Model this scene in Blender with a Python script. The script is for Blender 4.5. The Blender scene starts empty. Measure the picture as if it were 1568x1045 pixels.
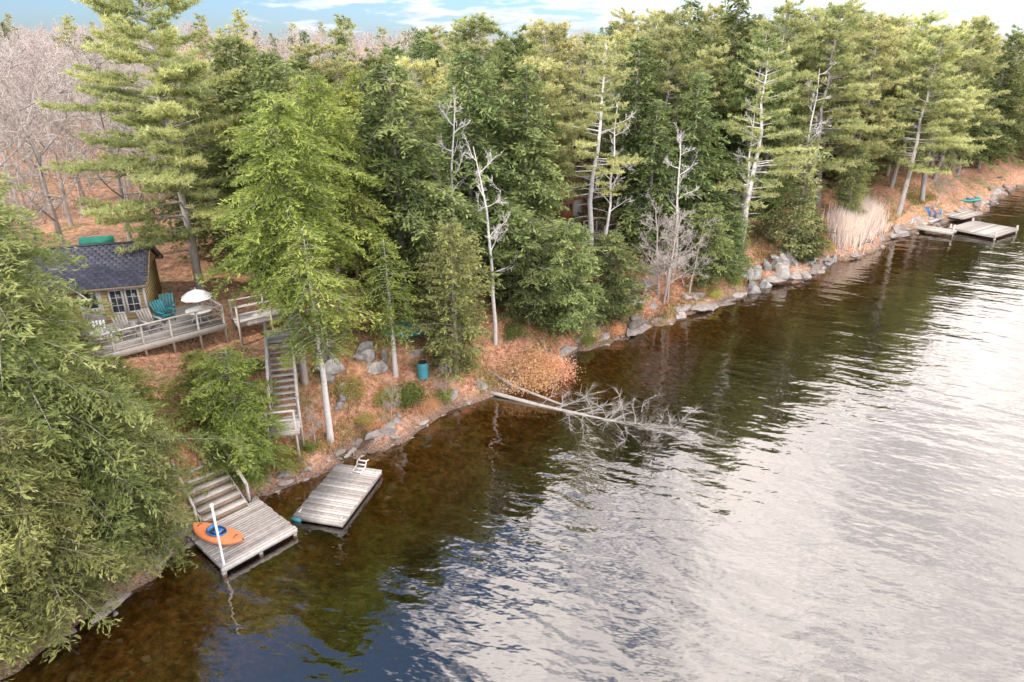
import bpy, bmesh, math, numpy as np
from mathutils import Vector, Matrix
rad=math.radians
scene=bpy.context.scene
scene.view_settings.view_transform='Standard'
scene.view_settings.look='None'
scene.view_settings.exposure=0

# ---------------------------------------------------------------- noise
_t=np.random.RandomState(7).rand(256,256)
def vnoise(x,y,s=1.0):
    x=np.asarray(x,float)/s+1000.3; y=np.asarray(y,float)/s+1000.7
    xi=np.floor(x).astype(int); yi=np.floor(y).astype(int)
    fx=x-xi; fy=y-yi; fx=fx*fx*(3-2*fx); fy=fy*fy*(3-2*fy)
    g=lambda a,b:_t[a%256,b%256]
    return ((g(xi,yi)*(1-fx)+g(xi+1,yi)*fx)*(1-fy)+(g(xi,yi+1)*(1-fx)+g(xi+1,yi+1)*fx)*fy)*2-1

# ---------------------------------------------------------------- terrain
SH=np.array([(-400,-330),(-120,-90),(-60,-30),(-32,-2),(-22,9),(-16.2,16),(-13.5,20),(-12.6,22.4),(-10.9,24.9),(-8.9,27.5),(-6.0,29.6),
 (-3.0,32.6),(2.2,37.5),(6.4,42.1),(11.2,46.3),(16.5,49.8),(20.1,52.9),(25.2,56.4),(31.9,62.5),(42.1,71.2),
 (56.8,82.6),(65.8,92.5),(74.2,99.8),(92,110),(130,118),(220,120),(500,90)],float)
def sdist(x,y):
    x=np.asarray(x,float); y=np.asarray(y,float)
    best=np.full(x.shape,1e18); sg=np.ones(x.shape)
    for i in range(len(SH)-1):
        a=SH[i]; b=SH[i+1]; d=b-a; L2=d@d
        t=np.clip(((x-a[0])*d[0]+(y-a[1])*d[1])/L2,0,1)
        qx=x-(a[0]+t*d[0]); qy=y-(a[1]+t*d[1]); D=qx*qx+qy*qy
        s=np.where(d[0]*qy-d[1]*qx>0,1.0,-1.0)
        m=D<best-1e-9; best=np.where(m,D,best); sg=np.where(m,s,sg)
    return np.sqrt(best)*sg
PD=[-400,-40,-14,-8,-4,-1.5,0,.35,1.2,2.2,3.5,6,10,14,25,60,120,250,500,1500]
PZ=[-8,-6,-3.2,-1.7,-.8,-.32,-.05,.3,.85,1.6,2.4,3.4,4.3,4.8,5.4,6.8,8.5,13,20,30]
def hgt(x,y):
    x=np.asarray(x,float); y=np.asarray(y,float)
    d=sdist(x,y)
    d2=d+np.clip(1-abs(d)/30,0,1)*(.75*vnoise(x,y,2.6)+.4*vnoise(x,y,.9))
    z=np.interp(d2,PD,PZ)
    w=np.clip((d-.3)/4,0,1)
    z=z+w*(.28*vnoise(x,y,3.1)+.12*vnoise(x,y,1.1))+np.clip((d-50)/80,0,1)*2.5*vnoise(x,y,55)
    return z
def H1(x,y): return float(hgt(np.array([x]),np.array([y]))[0])
O=np.array([-8.79,27.5]); EA=np.array([.742,.670]); EB=np.array([-.670,.742])

# ---------------------------------------------------------------- mesh builder
class MB:
    def __init__(s): s.V=[];s.F=[];s.M=[];s.T=[];s.n=0
    def add(s,v,f,mat=0,tint=.5):
        v=np.asarray(v,float).reshape(-1,3); f=np.asarray(f,int)
        if len(v)==0: return
        s.V.append(v); s.F.append(f+s.n); s.M.append(np.full(len(f),mat) if np.isscalar(mat) else mat)
        s.T.append(np.full(len(v),tint,float) if np.isscalar(tint) else np.asarray(tint,float)); s.n+=len(v)
    def mesh(s,name,mats,smooth=False):
        me=bpy.data.meshes.new(name)
        V=np.concatenate(s.V); T=np.concatenate(s.T)
        loops=np.concatenate([f.ravel() for f in s.F])
        tot=np.concatenate([np.full(len(f),f.shape[1]) for f in s.F])
        st=np.concatenate([[0],np.cumsum(tot)[:-1]])
        me.vertices.add(len(V)); me.vertices.foreach_set('co',V.astype(np.float32).ravel())
        me.loops.add(len(loops)); me.loops.foreach_set('vertex_index',loops.astype(np.int32))
        me.polygons.add(len(tot)); me.polygons.foreach_set('loop_start',st.astype(np.int32))
        for m in mats: me.materials.append(m)
        me.polygons.foreach_set('material_index',np.concatenate(s.M).astype(np.int32))
        if smooth: me.polygons.foreach_set('use_smooth',np.ones(len(tot),bool))
        me.update(calc_edges=True)
        a=me.attributes.new('tint','FLOAT','POINT'); a.data.foreach_set('value',T.astype(np.float32))
        return me
def obj(name,me,loc=(0,0,0),rz=0,sc=1,parent=None,rot=None):
    o=bpy.data.objects.new(name,me); scene.collection.objects.link(o)
    o.location=loc; o.rotation_euler=rot if rot else (0,0,rz)
    o.scale=(sc,sc,sc) if np.isscalar(sc) else sc
    if parent: o.parent=parent
    return o
def norm(v): return v/np.maximum(np.linalg.norm(v,axis=-1,keepdims=True),1e-9)
def tube(mb,pts,r,k=6,mat=0,tint=.5):
    pts=np.asarray(pts,float); n=len(pts); r=np.broadcast_to(np.asarray(r,float),(n,))
    T=norm(np.gradient(pts,axis=0)); ref=np.array([.13,.97,.2]) if abs(T[0][2])>.6 else np.array([.05,.1,1.])
    A=norm(np.cross(T,ref)); B=np.cross(T,A)
    th=np.arange(k)*2*math.pi/k
    v=pts[:,None,:]+r[:,None,None]*(np.cos(th)[None,:,None]*A[:,None,:]+np.sin(th)[None,:,None]*B[:,None,:])
    i=np.arange(n-1)[:,None]*k; j=np.arange(k)[None,:]; j2=(j+1)%k
    f=np.stack([i+j,i+j2,i+k+j2,i+k+j],-1).reshape(-1,4)
    mb.add(v.reshape(-1,3),f,mat,tint)
    if k>3: mb.add(v[-1],np.array([list(range(k))]),mat,tint)
def leaves(mb,c,u,n,l,w,mat,tint):
    u=norm(u); v=norm(np.cross(n,u)); l=np.broadcast_to(l,(len(c),))[:,None]; w=np.broadcast_to(w,(len(c),))[:,None]
    q=np.stack([c-u*l*.5,c+v*w*.5+u*l*.08,c+u*l*.5,c-v*w*.5+u*l*.08],1)
    mb.add(q.reshape(-1,3),np.arange(len(c)*4).reshape(-1,4),mat,np.repeat(tint,4))
def sticks(mb,p,d,l,w,rng,mat,tint):
    N=len(p); d=norm(d); s=norm(np.cross(d,rng.normal(size=(N,3)))); l=np.broadcast_to(l,(N,))[:,None]; w=np.broadcast_to(w,(N,))[:,None]
    q=np.stack([p-s*w*.5,p+s*w*.5,p+d*l],1)
    mb.add(q.reshape(-1,3),np.arange(N*3).reshape(-1,3),mat,np.repeat(tint,3) if not np.isscalar(tint) else tint)
BV=np.array([(x,y,z) for x in(-.5,.5) for y in(-.5,.5) for z in(-.5,.5)])
BF=np.array([(0,1,3,2),(4,6,7,5),(0,4,5,1),(2,3,7,6),(0,2,6,4),(1,5,7,3)])
def Rz(a): c,s=math.cos(a),math.sin(a); return np.array([[c,-s,0],[s,c,0],[0,0,1.]])
def box(mb,c,size,R=None,mat=0,tint=.5):
    v=BV*np.array(size)
    if R is not None: v=v@R.T
    mb.add(v+np.array(c),BF,mat,tint)
def beam(mb,p0,p1,w,h,mat=0,tint=.5):
    p0=np.array(p0,float);p1=np.array(p1,float);d=p1-p0;L=np.linalg.norm(d);x=d/L
    up=np.array([0,0,1.]) if abs(x[2])<.95 else np.array([1.,0,0])
    y=norm(np.cross(up,x)); z=np.cross(x,y)
    box(mb,(p0+p1)/2,(L,w,h),np.stack([x,y,z],1),mat,tint)

# ---------------------------------------------------------------- materials
def newmat(name):
    m=bpy.data.materials.new(name); m.use_nodes=True; nt=m.node_tree; nt.nodes.clear()
    out=nt.nodes.new('ShaderNodeOutputMaterial'); return m,nt,out
def N(nt,t,**k):
    n=nt.nodes.new(t)
    for a,b in k.items(): setattr(n,a,b)
    return n
def ramp(nt,fac,stops):
    r=nt.nodes.new('ShaderNodeValToRGB'); e=r.color_ramp.elements
    while len(e)<len(stops): e.new(.5)
    for i,(p,c) in enumerate(stops): e[i].position=p; e[i].color=(*c,1)
    nt.links.new(fac,r.inputs[0]); return r.outputs[0]
def noise(nt,vec,scale,detail=4,rough=.6):
    n=nt.nodes.new('ShaderNodeTexNoise'); n.inputs['Scale'].default_value=scale; n.inputs['Detail'].default_value=detail; n.inputs['Roughness'].default_value=rough
    nt.links.new(vec,n.inputs['Vector']); return n.outputs['Fac']
def math_(nt,op,a,b=None,c=None):
    n=nt.nodes.new('ShaderNodeMath'); n.operation=op
    for i,v in enumerate((a,b,c)):
        if v is None: continue
        if isinstance(v,(int,float)): n.inputs[i].default_value=v
        else: nt.links.new(v,n.inputs[i])
    return n.outputs[0]
def mixc(nt,f,a,b,mode='MIX'):
    n=nt.nodes.new('ShaderNodeMix'); n.data_type='RGBA'; n.blend_type=mode
    if isinstance(f,(int,float)): n.inputs[0].default_value=f
    else: nt.links.new(f,n.inputs[0])
    for i,v in ((6,a),(7,b)):
        if isinstance(v,tuple): n.inputs[i].default_value=(*v,1)
        else: nt.links.new(v,n.inputs[i])
    return n.outputs[2]
def foliage(name,stops,hue=.03,val=.22,trans=.4):
    m,nt,out=newmat(name)
    a=N(nt,'ShaderNodeAttribute',attribute_name='tint')
    col=ramp(nt,a.outputs['Fac'],stops)
    oi=N(nt,'ShaderNodeObjectInfo'); hs=N(nt,'ShaderNodeHueSaturation')
    nt.links.new(math_(nt,'MULTIPLY_ADD',oi.outputs['Random'],hue,.5-hue/2),hs.inputs['Hue'])
    r2=math_(nt,'FRACT',math_(nt,'MULTIPLY',oi.outputs['Random'],17.3))
    nt.links.new(math_(nt,'MULTIPLY_ADD',r2,val*2,1-val),hs.inputs['Value'])
    nt.links.new(col,hs.inputs['Color'])
    d=N(nt,'ShaderNodeBsdfDiffuse'); t=N(nt,'ShaderNodeBsdfTranslucent'); mx=N(nt,'ShaderNodeMixShader')
    mx.inputs[0].default_value=trans
    nt.links.new(hs.outputs[0],d.inputs[0]); nt.links.new(hs.outputs[0],t.inputs[0])
    nt.links.new(d.outputs[0],mx.inputs[1]); nt.links.new(t.outputs[0],mx.inputs[2]); nt.links.new(mx.outputs[0],out.inputs[0])
    return m
def pbr(name,stops,scale=6,rough=.8,stretch=(1,1,1),tintmix=.5,bump=.3,space='Object',spec=.3,detail=5):
    m,nt,out=newmat(name)
    tc=N(nt,'ShaderNodeTexCoord'); mp=N(nt,'ShaderNodeMapping'); mp.inputs['Scale'].default_value=stretch
    nt.links.new(tc.outputs[space],mp.inputs[0])
    n=noise(nt,mp.outputs[0],scale,detail)
    a=N(nt,'ShaderNodeAttribute',attribute_name='tint')
    n2=math_(nt,'MULTIPLY_ADD',math_(nt,'SUBTRACT',n,.5),1.6,.5)
    f=math_(nt,'ADD',math_(nt,'MULTIPLY',n2,1-tintmix),math_(nt,'MULTIPLY',a.outputs['Fac'],tintmix))
    col=ramp(nt,f,stops)
    p=N(nt,'ShaderNodeBsdfPrincipled'); p.inputs['Roughness'].default_value=rough; p.inputs['Specular IOR Level'].default_value=spec
    nt.links.new(col,p.inputs['Base Color'])
    if bump>0:
        b=N(nt,'ShaderNodeBump'); b.inputs['Strength'].default_value=bump; b.inputs['Distance'].default_value=.03
        nt.links.new(n,b.inputs['Height']); nt.links.new(b.outputs[0],p.inputs['Normal'])
    nt.links.new(p.outputs[0],out.inputs[0]); return m
def diff(name,stops):
    m,nt,out=newmat(name); a=N(nt,'ShaderNodeAttribute',attribute_name='tint'); d=N(nt,'ShaderNodeBsdfDiffuse')
    nt.links.new(ramp(nt,a.outputs['Fac'],stops),d.inputs[0]); nt.links.new(d.outputs[0],out.inputs[0]); return m

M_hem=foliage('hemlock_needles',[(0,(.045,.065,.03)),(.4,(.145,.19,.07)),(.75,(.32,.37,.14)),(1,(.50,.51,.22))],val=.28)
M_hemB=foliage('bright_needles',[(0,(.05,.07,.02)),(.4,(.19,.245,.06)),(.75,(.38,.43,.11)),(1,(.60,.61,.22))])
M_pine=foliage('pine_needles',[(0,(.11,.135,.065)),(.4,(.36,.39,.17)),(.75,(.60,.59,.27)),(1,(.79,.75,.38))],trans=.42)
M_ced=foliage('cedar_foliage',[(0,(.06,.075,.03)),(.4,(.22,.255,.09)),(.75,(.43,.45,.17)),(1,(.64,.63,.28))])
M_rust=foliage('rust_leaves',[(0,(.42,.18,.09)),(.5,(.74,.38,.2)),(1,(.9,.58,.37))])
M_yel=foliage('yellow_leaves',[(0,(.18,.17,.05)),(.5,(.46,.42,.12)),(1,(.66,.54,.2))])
M_reed=foliage('dry_reed',[(0,(.42,.3,.24)),(.5,(.68,.56,.5)),(1,(.85,.76,.7))])
M_bark=pbr('bark',[(0,(.16,.135,.12)),(.5,(.37,.33,.30)),(1,(.58,.54,.51))],scale=5,stretch=(3,3,.6),bump=0,detail=3)
M_pale=pbr('pale_bark',[(0,(.25,.22,.19)),(.4,(.58,.54,.51)),(1,(.82,.8,.77))],scale=4,stretch=(1,1,2.5),bump=0,detail=3)
M_drift=pbr('driftwood',[(0,(.12,.10,.09)),(.5,(.31,.285,.265)),(1,(.54,.51,.49))],scale=4,bump=0,detail=3)
M_twig=diff('bare_twigs',[(0,(.24,.2,.18)),(.5,(.40,.35,.32)),(1,(.58,.53,.49))])
M_twigF=diff('pale_hazed_twigs',[(0,(.36,.32,.30)),(.5,(.47,.425,.40)),(1,(.62,.58,.55))])  # pale twigs of far trees, distance haze lightened into the colour
M_rock=pbr('rock',[(.1,(.10,.08,.07)),(.45,(.28,.24,.22)),(.9,(.50,.46,.43))],scale=3,bump=.9,space='Object',detail=7)
M_gran=pbr('pale_granite',[(.2,(.11,.09,.08)),(.45,(.30,.28,.265)),(.9,(.60,.58,.56))],scale=2.4,bump=1,space='Object',detail=8,tintmix=.3)
M_wood=pbr('weathered_wood',[(.1,(.23,.195,.17)),(.5,(.44,.40,.37)),(.95,(.68,.64,.6))],scale=3,stretch=(2,2,2),tintmix=.55)
M_wood2=pbr('brown_wood',[(.1,(.14,.1,.07)),(.5,(.3,.23,.17)),(.95,(.48,.4,.33))],scale=4,tintmix=.5)
M_wall=pbr('cottage_siding',[(0,(.38,.26,.11)),(.5,(.56,.43,.22)),(1,(.68,.55,.32))],scale=2,stretch=(1,1,6),tintmix=.3)
M_dark=pbr('dark_recess',[(0,(.02,.018,.016)),(1,(.07,.06,.05))],scale=2,bump=0)
M_white=pbr('white_paint',[(0,(.6,.59,.57)),(1,(.85,.84,.82))],scale=3,rough=.5,bump=.05)
M_roof=pbr('roof_shingles',[(0,(.04,.04,.055)),(.5,(.085,.085,.115)),(1,(.16,.16,.21))],scale=14,stretch=(1,1,3),tintmix=.5,bump=.5)
M_glass=pbr('window_glass',[(0,(.02,.025,.03)),(1,(.09,.1,.11))],scale=1,rough=.06,bump=0,spec=.8)
M_orange=pbr('orange_plastic',[(0,(.75,.2,.08)),(1,(.9,.36,.16))],scale=2,rough=.35,bump=0,spec=.5)
M_blue=pbr('blue_plastic',[(0,(.03,.12,.35)),(1,(.07,.25,.55))],scale=2,rough=.4,bump=0,spec=.5)
M_teal=pbr('teal_paint',[(0,(.03,.2,.24)),(1,(.12,.42,.48))],scale=2,rough=.55,bump=.1)
M_green=pbr('green_tarp',[(0,(.02,.2,.13)),(1,(.06,.42,.3))],scale=2,rough=.5,bump=.1)
M_metal=pbr('galvanised_metal',[(0,(.4,.4,.41)),(1,(.7,.7,.71))],scale=5,rough=.35,bump=0,spec=.6)
M_shed=pbr('shed_boards',[(0,(.42,.16,.08)),(1,(.62,.32,.19))],scale=3,stretch=(1,1,4))

def ground_mat():
    m,nt,out=newmat('ground_litter')
    g=N(nt,'ShaderNodeNewGeometry'); P=g.outputs['Position']
    n1=noise(nt,P,.35,3); n2=noise(nt,P,3.2,6,.7); n4=noise(nt,P,14,4,.7)
    lit=ramp(nt,math_(nt,'ADD',math_(nt,'MULTIPLY',n2,.6),math_(nt,'MULTIPLY',n4,.4)),[(.3,(.12,.065,.04)),(.44,(.38,.19,.12)),(.55,(.60,.35,.23)),(.68,(.74,.56,.43))])
    grs=ramp(nt,n2,[(.35,(.12,.10,.045)),(.65,(.38,.33,.16))])
    mask=ramp(nt,n1,[(.48,(0,0,0)),(.62,(.75,.75,.75))])
    c=mixc(nt,mask,lit,grs)
    sx=N(nt,'ShaderNodeSeparateXYZ'); nt.links.new(P,sx.inputs[0])
    band=ramp(nt,math_(nt,'ADD',sx.outputs[2],math_(nt,'MULTIPLY',n2,.5)),[(.3,(1,1,1)),(.9,(0,0,0))])
    soil=ramp(nt,n4,[(.35,(.06,.042,.032)),(.6,(.28,.2,.155))])
    c=mixc(nt,band,c,soil)
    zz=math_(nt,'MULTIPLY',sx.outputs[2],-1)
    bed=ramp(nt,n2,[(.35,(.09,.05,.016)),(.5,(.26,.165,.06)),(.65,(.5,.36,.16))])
    absorb=ramp(nt,math_(nt,'MULTIPLY',zz,.3),[(0,(1,1,1)),(.2,(.6,.5,.38)),(.45,(.13,.105,.07)),(.8,(.012,.011,.008))])  # darkens the bed with depth: the water's light absorption painted into its colour
    bed=mixc(nt,1.0,bed,absorb,'MULTIPLY')
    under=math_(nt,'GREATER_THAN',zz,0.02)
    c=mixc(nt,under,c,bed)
    p=N(nt,'ShaderNodeBsdfDiffuse')
    nt.links.new(c,p.inputs[0])
    b=N(nt,'ShaderNodeBump'); b.inputs['Strength'].default_value=.8; b.inputs['Distance'].default_value=.15
    nt.links.new(n2,b.inputs['Height']); nt.links.new(b.outputs[0],p.inputs['Normal'])
    nt.links.new(p.outputs[0],out.inputs[0]); return m
def water_mat():
    m,nt,out=newmat('lake_water')
    g=N(nt,'ShaderNodeNewGeometry')
    def mapped(rot,sc):
        mp=N(nt,'ShaderNodeMapping'); mp.vector_type='TEXTURE'
        mp.inputs['Rotation'].default_value=(0,0,rad(rot)); mp.inputs['Scale'].default_value=sc
        nt.links.new(g.outputs['Position'],mp.inputs[0]); return mp.outputs[0]
    a=noise(nt,mapped(-28,(2.4,1,1)),.85,2,.45)
    b=noise(nt,mapped(-8,(1.8,1,1)),2.3,2,.5)
    c=noise(nt,mapped(-35,(3,1,1)),.30,2,.4)
    calm=ramp(nt,noise(nt,mapped(-20,(2,1,1)),.07,1),[(.35,(.6,.6,.6)),(.65,(1,1,1))])
    h=math_(nt,'ADD',math_(nt,'ADD',math_(nt,'MULTIPLY',a,.12),math_(nt,'MULTIPLY',b,.036)),math_(nt,'MULTIPLY',c,.17))
    h=math_(nt,'MULTIPLY',h,calm)
    bp=N(nt,'ShaderNodeBump'); bp.inputs['Strength'].default_value=1; bp.inputs['Distance'].default_value=.72
    nt.links.new(h,bp.inputs['Height'])
    gl=N(nt,'ShaderNodeBsdfGlossy'); gl.inputs['Roughness'].default_value=.0; gl.inputs['Color'].default_value=(1,.96,.92,1)
    nt.links.new(bp.outputs[0],gl.inputs['Normal'])
    tr=N(nt,'ShaderNodeBsdfTransparent'); tr.inputs[0].default_value=(.74,.6,.4,1)
    fr=N(nt,'ShaderNodeFresnel'); fr.inputs[0].default_value=1.5; nt.links.new(bp.outputs[0],fr.inputs['Normal'])
    f=math_(nt,'MULTIPLY_ADD',fr.outputs[0],.85,.165)
    mx=N(nt,'ShaderNodeMixShader'); nt.links.new(f,mx.inputs[0]); nt.links.new(tr.outputs[0],mx.inputs[1]); nt.links.new(gl.outputs[0],mx.inputs[2])
    nt.links.new(mx.outputs[0],out.inputs[0]); return m

# ---------------------------------------------------------------- ground and water
ga=np.concatenate([[-900,-600,-400,-250,-160,-100,-70,-50,-38],np.arange(-30,60,.45),np.arange(60,130,1.0),[135,145,160,180,210,250,320,420,600,900]])
gb=np.concatenate([[-900,-500,-250,-120,-60,-40,-28,-20,-14],np.arange(-10,16,.3),np.arange(16,60,1.5),np.arange(60,160,6),[170,190,220,260,320,400,520,700,1000]])
A,B=np.meshgrid(ga,gb,indexing='ij')
GX=O[0]+A*EA[0]+B*EB[0]; GY=O[1]+A*EA[1]+B*EB[1]
GZ=hgt(GX,GY)
na,nb_=A.shape
idx=np.arange(na*nb_).reshape(na,nb_)
F=np.stack([idx[:-1,:-1],idx[1:,:-1],idx[1:,1:],idx[:-1,1:]],-1).reshape(-1,4)
mb=MB(); mb.add(np.stack([GX,GY,GZ],-1).reshape(-1,3),F)
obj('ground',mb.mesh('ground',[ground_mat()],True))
mb=MB(); mb.add([(-1000,-1000,0),(1200,-1000,0),(1200,1200,0),(-1000,1200,0)],[(0,1,2,3)])
obj('lake_water',mb.mesh('lake_water',[water_mat()]))

# ---------------------------------------------------------------- trees
UP=np.array([0,0,1.])
def hemlock(seed,H,R,base=.12,nb=150,leaf=.13,up=.15,droop=.38,mat=M_hem,dens=1.0,pw=.75,bark=M_bark,tr=None,flat=1.0,tier=.3,lw=(1.5,.6),fill=1.7):
    rng=np.random.RandomState(seed); mb=MB()
    tx=np.cumsum(rng.normal(0,.006*H,9))*.5; ty=np.cumsum(rng.normal(0,.006*H,9))*.5; tx-=tx[0];ty-=ty[0]
    r0=tr or H*.014+.04
    zz=np.linspace(-.5,H,9); tube(mb,np.stack([tx,ty,zz],1),np.linspace(r0,.015,9),8,0,.5)
    lob=rng.rand(6)*6.28
    for i in range(nb):
        f=base+(1-base)*((i+rng.rand())/nb)**.92
        az=i*2.4+rng.normal(0,.35)
        prof=(1-f)**pw*min(1,.55+(f-base)/.18*.45)
        lump=1+.22*math.sin(2*az+lob[0]+f*7)+.16*math.sin(3*az+lob[1]-f*13)+tier*.6*math.sin(f*H*2.3+lob[2]+math.sin(az+lob[3])*1.5)
        L=R*prof*rng.uniform(.7,1.12)*lump+.22
        o=np.array([math.cos(az),math.sin(az),0]); pz=np.array([-o[1],o[0],0])
        bx=np.interp(f*H,zz,tx); by=np.interp(f*H,zz,ty); b0=np.array([bx,by,f*H])
        s0=up+.5*max(0,f-.6)+rng.normal(0,.08); dr=droop*rng.uniform(.7,1.3)
        pt=lambda t:b0+o*L*t[...,None]+UP*((s0*t-dr*t*t)*L)[...,None]
        tt=np.linspace(0,.95,4); tube(mb,pt(tt),np.linspace(.012+L*.009,.005,4),3,0,.4)
        nt_=int((6+L*6)*dens); t=np.linspace(.15,1,nt_)+rng.normal(0,.02,nt_)
        tl=((.22+.75*(1-t))*L*.42+.14)*rng.uniform(.6,1.2,nt_)
        side=np.where(np.arange(nt_)%2==0,1,-1)
        ang=rng.uniform(.5,1.1,nt_)*side
        d=o*np.cos(ang)[:,None]+pz*np.sin(ang)[:,None]+UP*(rng.normal(-.12,.16,nt_)-.15*(1-flat))[:,None]
        cnt=np.maximum(2,(tl/leaf*fill*dens).astype(int))
        k=np.repeat(np.arange(nt_),cnt); q=rng.rand(len(k))
        p0=pt(np.clip(t,0,1))
        c=p0[k]+d[k]*(q*tl[k])[:,None]-UP*(q**2*tl[k]*.3)[:,None]+rng.normal(0,leaf*.4,(len(k),3))*np.array([1,1,.8])
        u=d[k]+rng.normal(0,.4,(len(k),3)); nn=UP*flat+rng.normal(0,.45+.4*(1-flat),(len(k),3))+o*.25
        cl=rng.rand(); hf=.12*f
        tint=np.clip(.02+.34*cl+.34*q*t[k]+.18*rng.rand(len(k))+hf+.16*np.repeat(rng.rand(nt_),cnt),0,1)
        s=leaf*rng.uniform(.7,1.35,len(k))
        leaves(mb,c,u,nn,s*lw[0],s*lw[1],1,tint)
    return mb.mesh('hemlock_mesh',[bark,mat])
def pine(seed,H,R,base=.3,gap=.75,mat=M_pine,dens=1.0,nw=.05,nl=.24,bark=M_bark,pw=.6,per=(4,6),m=6,ts=.13):
    rng=np.random.RandomState(seed); mb=MB()
    n=10; zz=np.linspace(-.5,H,n); tx=np.cumsum(rng.normal(0,.12,n)); ty=np.cumsum(rng.normal(0,.12,n)); tx-=tx[0];ty-=ty[0]
    tube(mb,np.stack([tx,ty,zz],1),np.linspace(H*.013+.05,.02,n),8,0,.55)
    at=lambda z:np.array([np.interp(z,zz,tx),np.interp(z,zz,ty),z])
    for i in range(int(14)):
        z=rng.uniform(.12,base+.1)*H; az=rng.rand()*6.28; L=rng.uniform(.5,1.8)
        o=np.array([math.cos(az),math.sin(az),rng.uniform(-.2,.3)]); p=at(z)
        tube(mb,[p,p+o*L*.5+UP*.05,p+o*L],[.03,.018,.006],3,0,.8)
    z=base*H
    while z<H*.985:
        f=z/H; fb=(f-base)/(1-base)
        for j in range(rng.randint(per[0],per[1]+1)):
            az=rng.rand()*6.28; zb=z+rng.normal(0,.15)
            L=R*((1-fb)**pw*min(1,.6+fb*2)*rng.uniform(.45,1.2))+.35
            if rng.rand()<.1: L*=.4
            o=np.array([math.cos(az),math.sin(az),0]); pz=np.array([-o[1],o[0],0]); b0=at(min(zb,H*.99))
            s0=rng.uniform(-.02,.2)+.45*fb**2; cu=rng.uniform(-.12,.12)
            pt=lambda t:b0+o*L*t[...,None]+pz*(np.sin(t*2)*L*cu)[...,None]+UP*((s0*t-.12*t*t+.1*t**4)*L)[...,None]
            tt=np.linspace(0,.95,5); tube(mb,pt(tt),np.linspace(.018+L*.011,.007,5),3,0,.6)
            nt_=int((L*5+3)*dens); t=rng.uniform(.25 if L>1.2 else .05,1,nt_)
            tl=(.32*L*(1.15-t)+.25)*rng.uniform(.6,1.2,nt_)
            ang=rng.uniform(.25,1.2,nt_)*rng.choice([-1,1],nt_)
            d=o*np.cos(ang)[:,None]+pz*np.sin(ang)[:,None]+UP*rng.normal(.12,.12,nt_)[:,None]
            cnt=np.maximum(2,(tl/ts).astype(int)); k=np.repeat(np.arange(nt_),cnt); q=.1+.9*rng.rand(len(k))
            c=pt(t)[k]+d[k]*(q*tl[k])[:,None]
            kk=np.repeat(np.arange(len(k)),m)
            nd=d[k][kk]*.5+rng.normal(0,.55,(len(kk),3))+UP*.3
            cl=.4*rng.rand()+.04
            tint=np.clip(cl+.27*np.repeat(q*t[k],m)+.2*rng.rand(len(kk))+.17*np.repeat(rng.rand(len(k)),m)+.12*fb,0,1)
            sticks(mb,c[kk],nd,nl*rng.uniform(.7,1.2,len(kk)),nw,rng,1,tint)
        z+=gap*rng.uniform(.6,1.3)*(1-.35*fb)
    return mb.mesh('pine_mesh',[bark,mat])
def bare(seed,H,R,nl=16,base=.3,mat=M_twig,tr=None,lean=(0,0),leafmat=None,nleaf=0,tw=.03,sub=7,upb=.75,tl3=5):
    rng=np.random.RandomState(seed); mb=MB(); n=8
    zz=np.linspace(-.4,H*.92,n); tx=np.cumsum(rng.normal(0,.02*H*.7,n))*.6; ty=np.cumsum(rng.normal(0,.02*H*.7,n))*.6; tx-=tx[0];ty-=ty[0]
    tx=tx+lean[0]*(np.maximum(zz,0)/H)**1.4*H; ty=ty+lean[1]*(np.maximum(zz,0)/H)**1.4*H
    r0=tr or H*.011+.03
    tube(mb,np.stack([tx,ty,zz],1),np.linspace(r0,.02,n),7,0,.6)
    for i in range(nl):
        f=base+(.97-base)*(i+rng.rand())/nl; z=f*H*.92; b=np.array([np.interp(z,zz,tx),np.interp(z,zz,ty),z])
        az=i*2.4+rng.normal(0,.4); L=R*(1.15-.75*f)*rng.uniform(.7,1.2)
        d=norm(np.array([math.cos(az),math.sin(az),rng.uniform(.35,1.1)*upb]))
        pts=[b]
        for s in range(4):
            d=norm(d+rng.normal(0,.16,3)+UP*.1); pts.append(pts[-1]+d*L/4)
        pts=np.array(pts); rr=np.linspace(r0*.38*(1.1-f*.6),.012,5); tube(mb,pts,rr,4,0,.6)
        for s in range(sub):
            t=rng.uniform(.2,1)*3.99; j=int(t); p=pts[j]+(pts[j+1]-pts[j])*(t-j)
            d2=norm(norm(pts[j+1]-pts[j])*.7+rng.normal(0,.6,3)+UP*.2); L2=L*rng.uniform(.25,.5)
            p2=p+d2*L2*.5; p3=p+norm(d2+UP*.25)*L2
            tube(mb,[p,p2,p3],[.016,.011,.005],3,0,.5)
            m=7; q=rng.rand(m)[:,None]; s0=np.where(q<.5,p+(p2-p)*q*2,p2+(p3-p2)*(q*2-1))
            dd=norm(d2+rng.normal(0,.6,(m,3))+UP*.2); l3=L2*rng.uniform(.3,.6,m)
            sticks(mb,s0,dd,l3,tw,rng,0,.5+.3*rng.rand(m))
            kk=np.repeat(np.arange(m),tl3); qq=rng.uniform(.2,1,len(kk))
            s1=s0[kk]+dd[kk]*(l3[kk]*qq)[:,None]
            d3=norm(dd[kk]+rng.normal(0,.6,(len(kk),3))+UP*.2)
            sticks(mb,s1,d3,l3[kk]*rng.uniform(.3,.7,len(kk)),tw*.75,rng,0,.5+.4*rng.rand(len(kk)))
            if nleaf:
                c=s1[rng.randint(0,len(s1),nleaf)]+rng.normal(0,.12,(nleaf,3))
                leaves(mb,c,rng.normal(size=(nleaf,3)),rng.normal(size=(nleaf,3)),.15,.1,1,rng.rand(nleaf))
    return mb.mesh('bare_mesh',[mat]+([leafmat] if leafmat else []))
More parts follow.
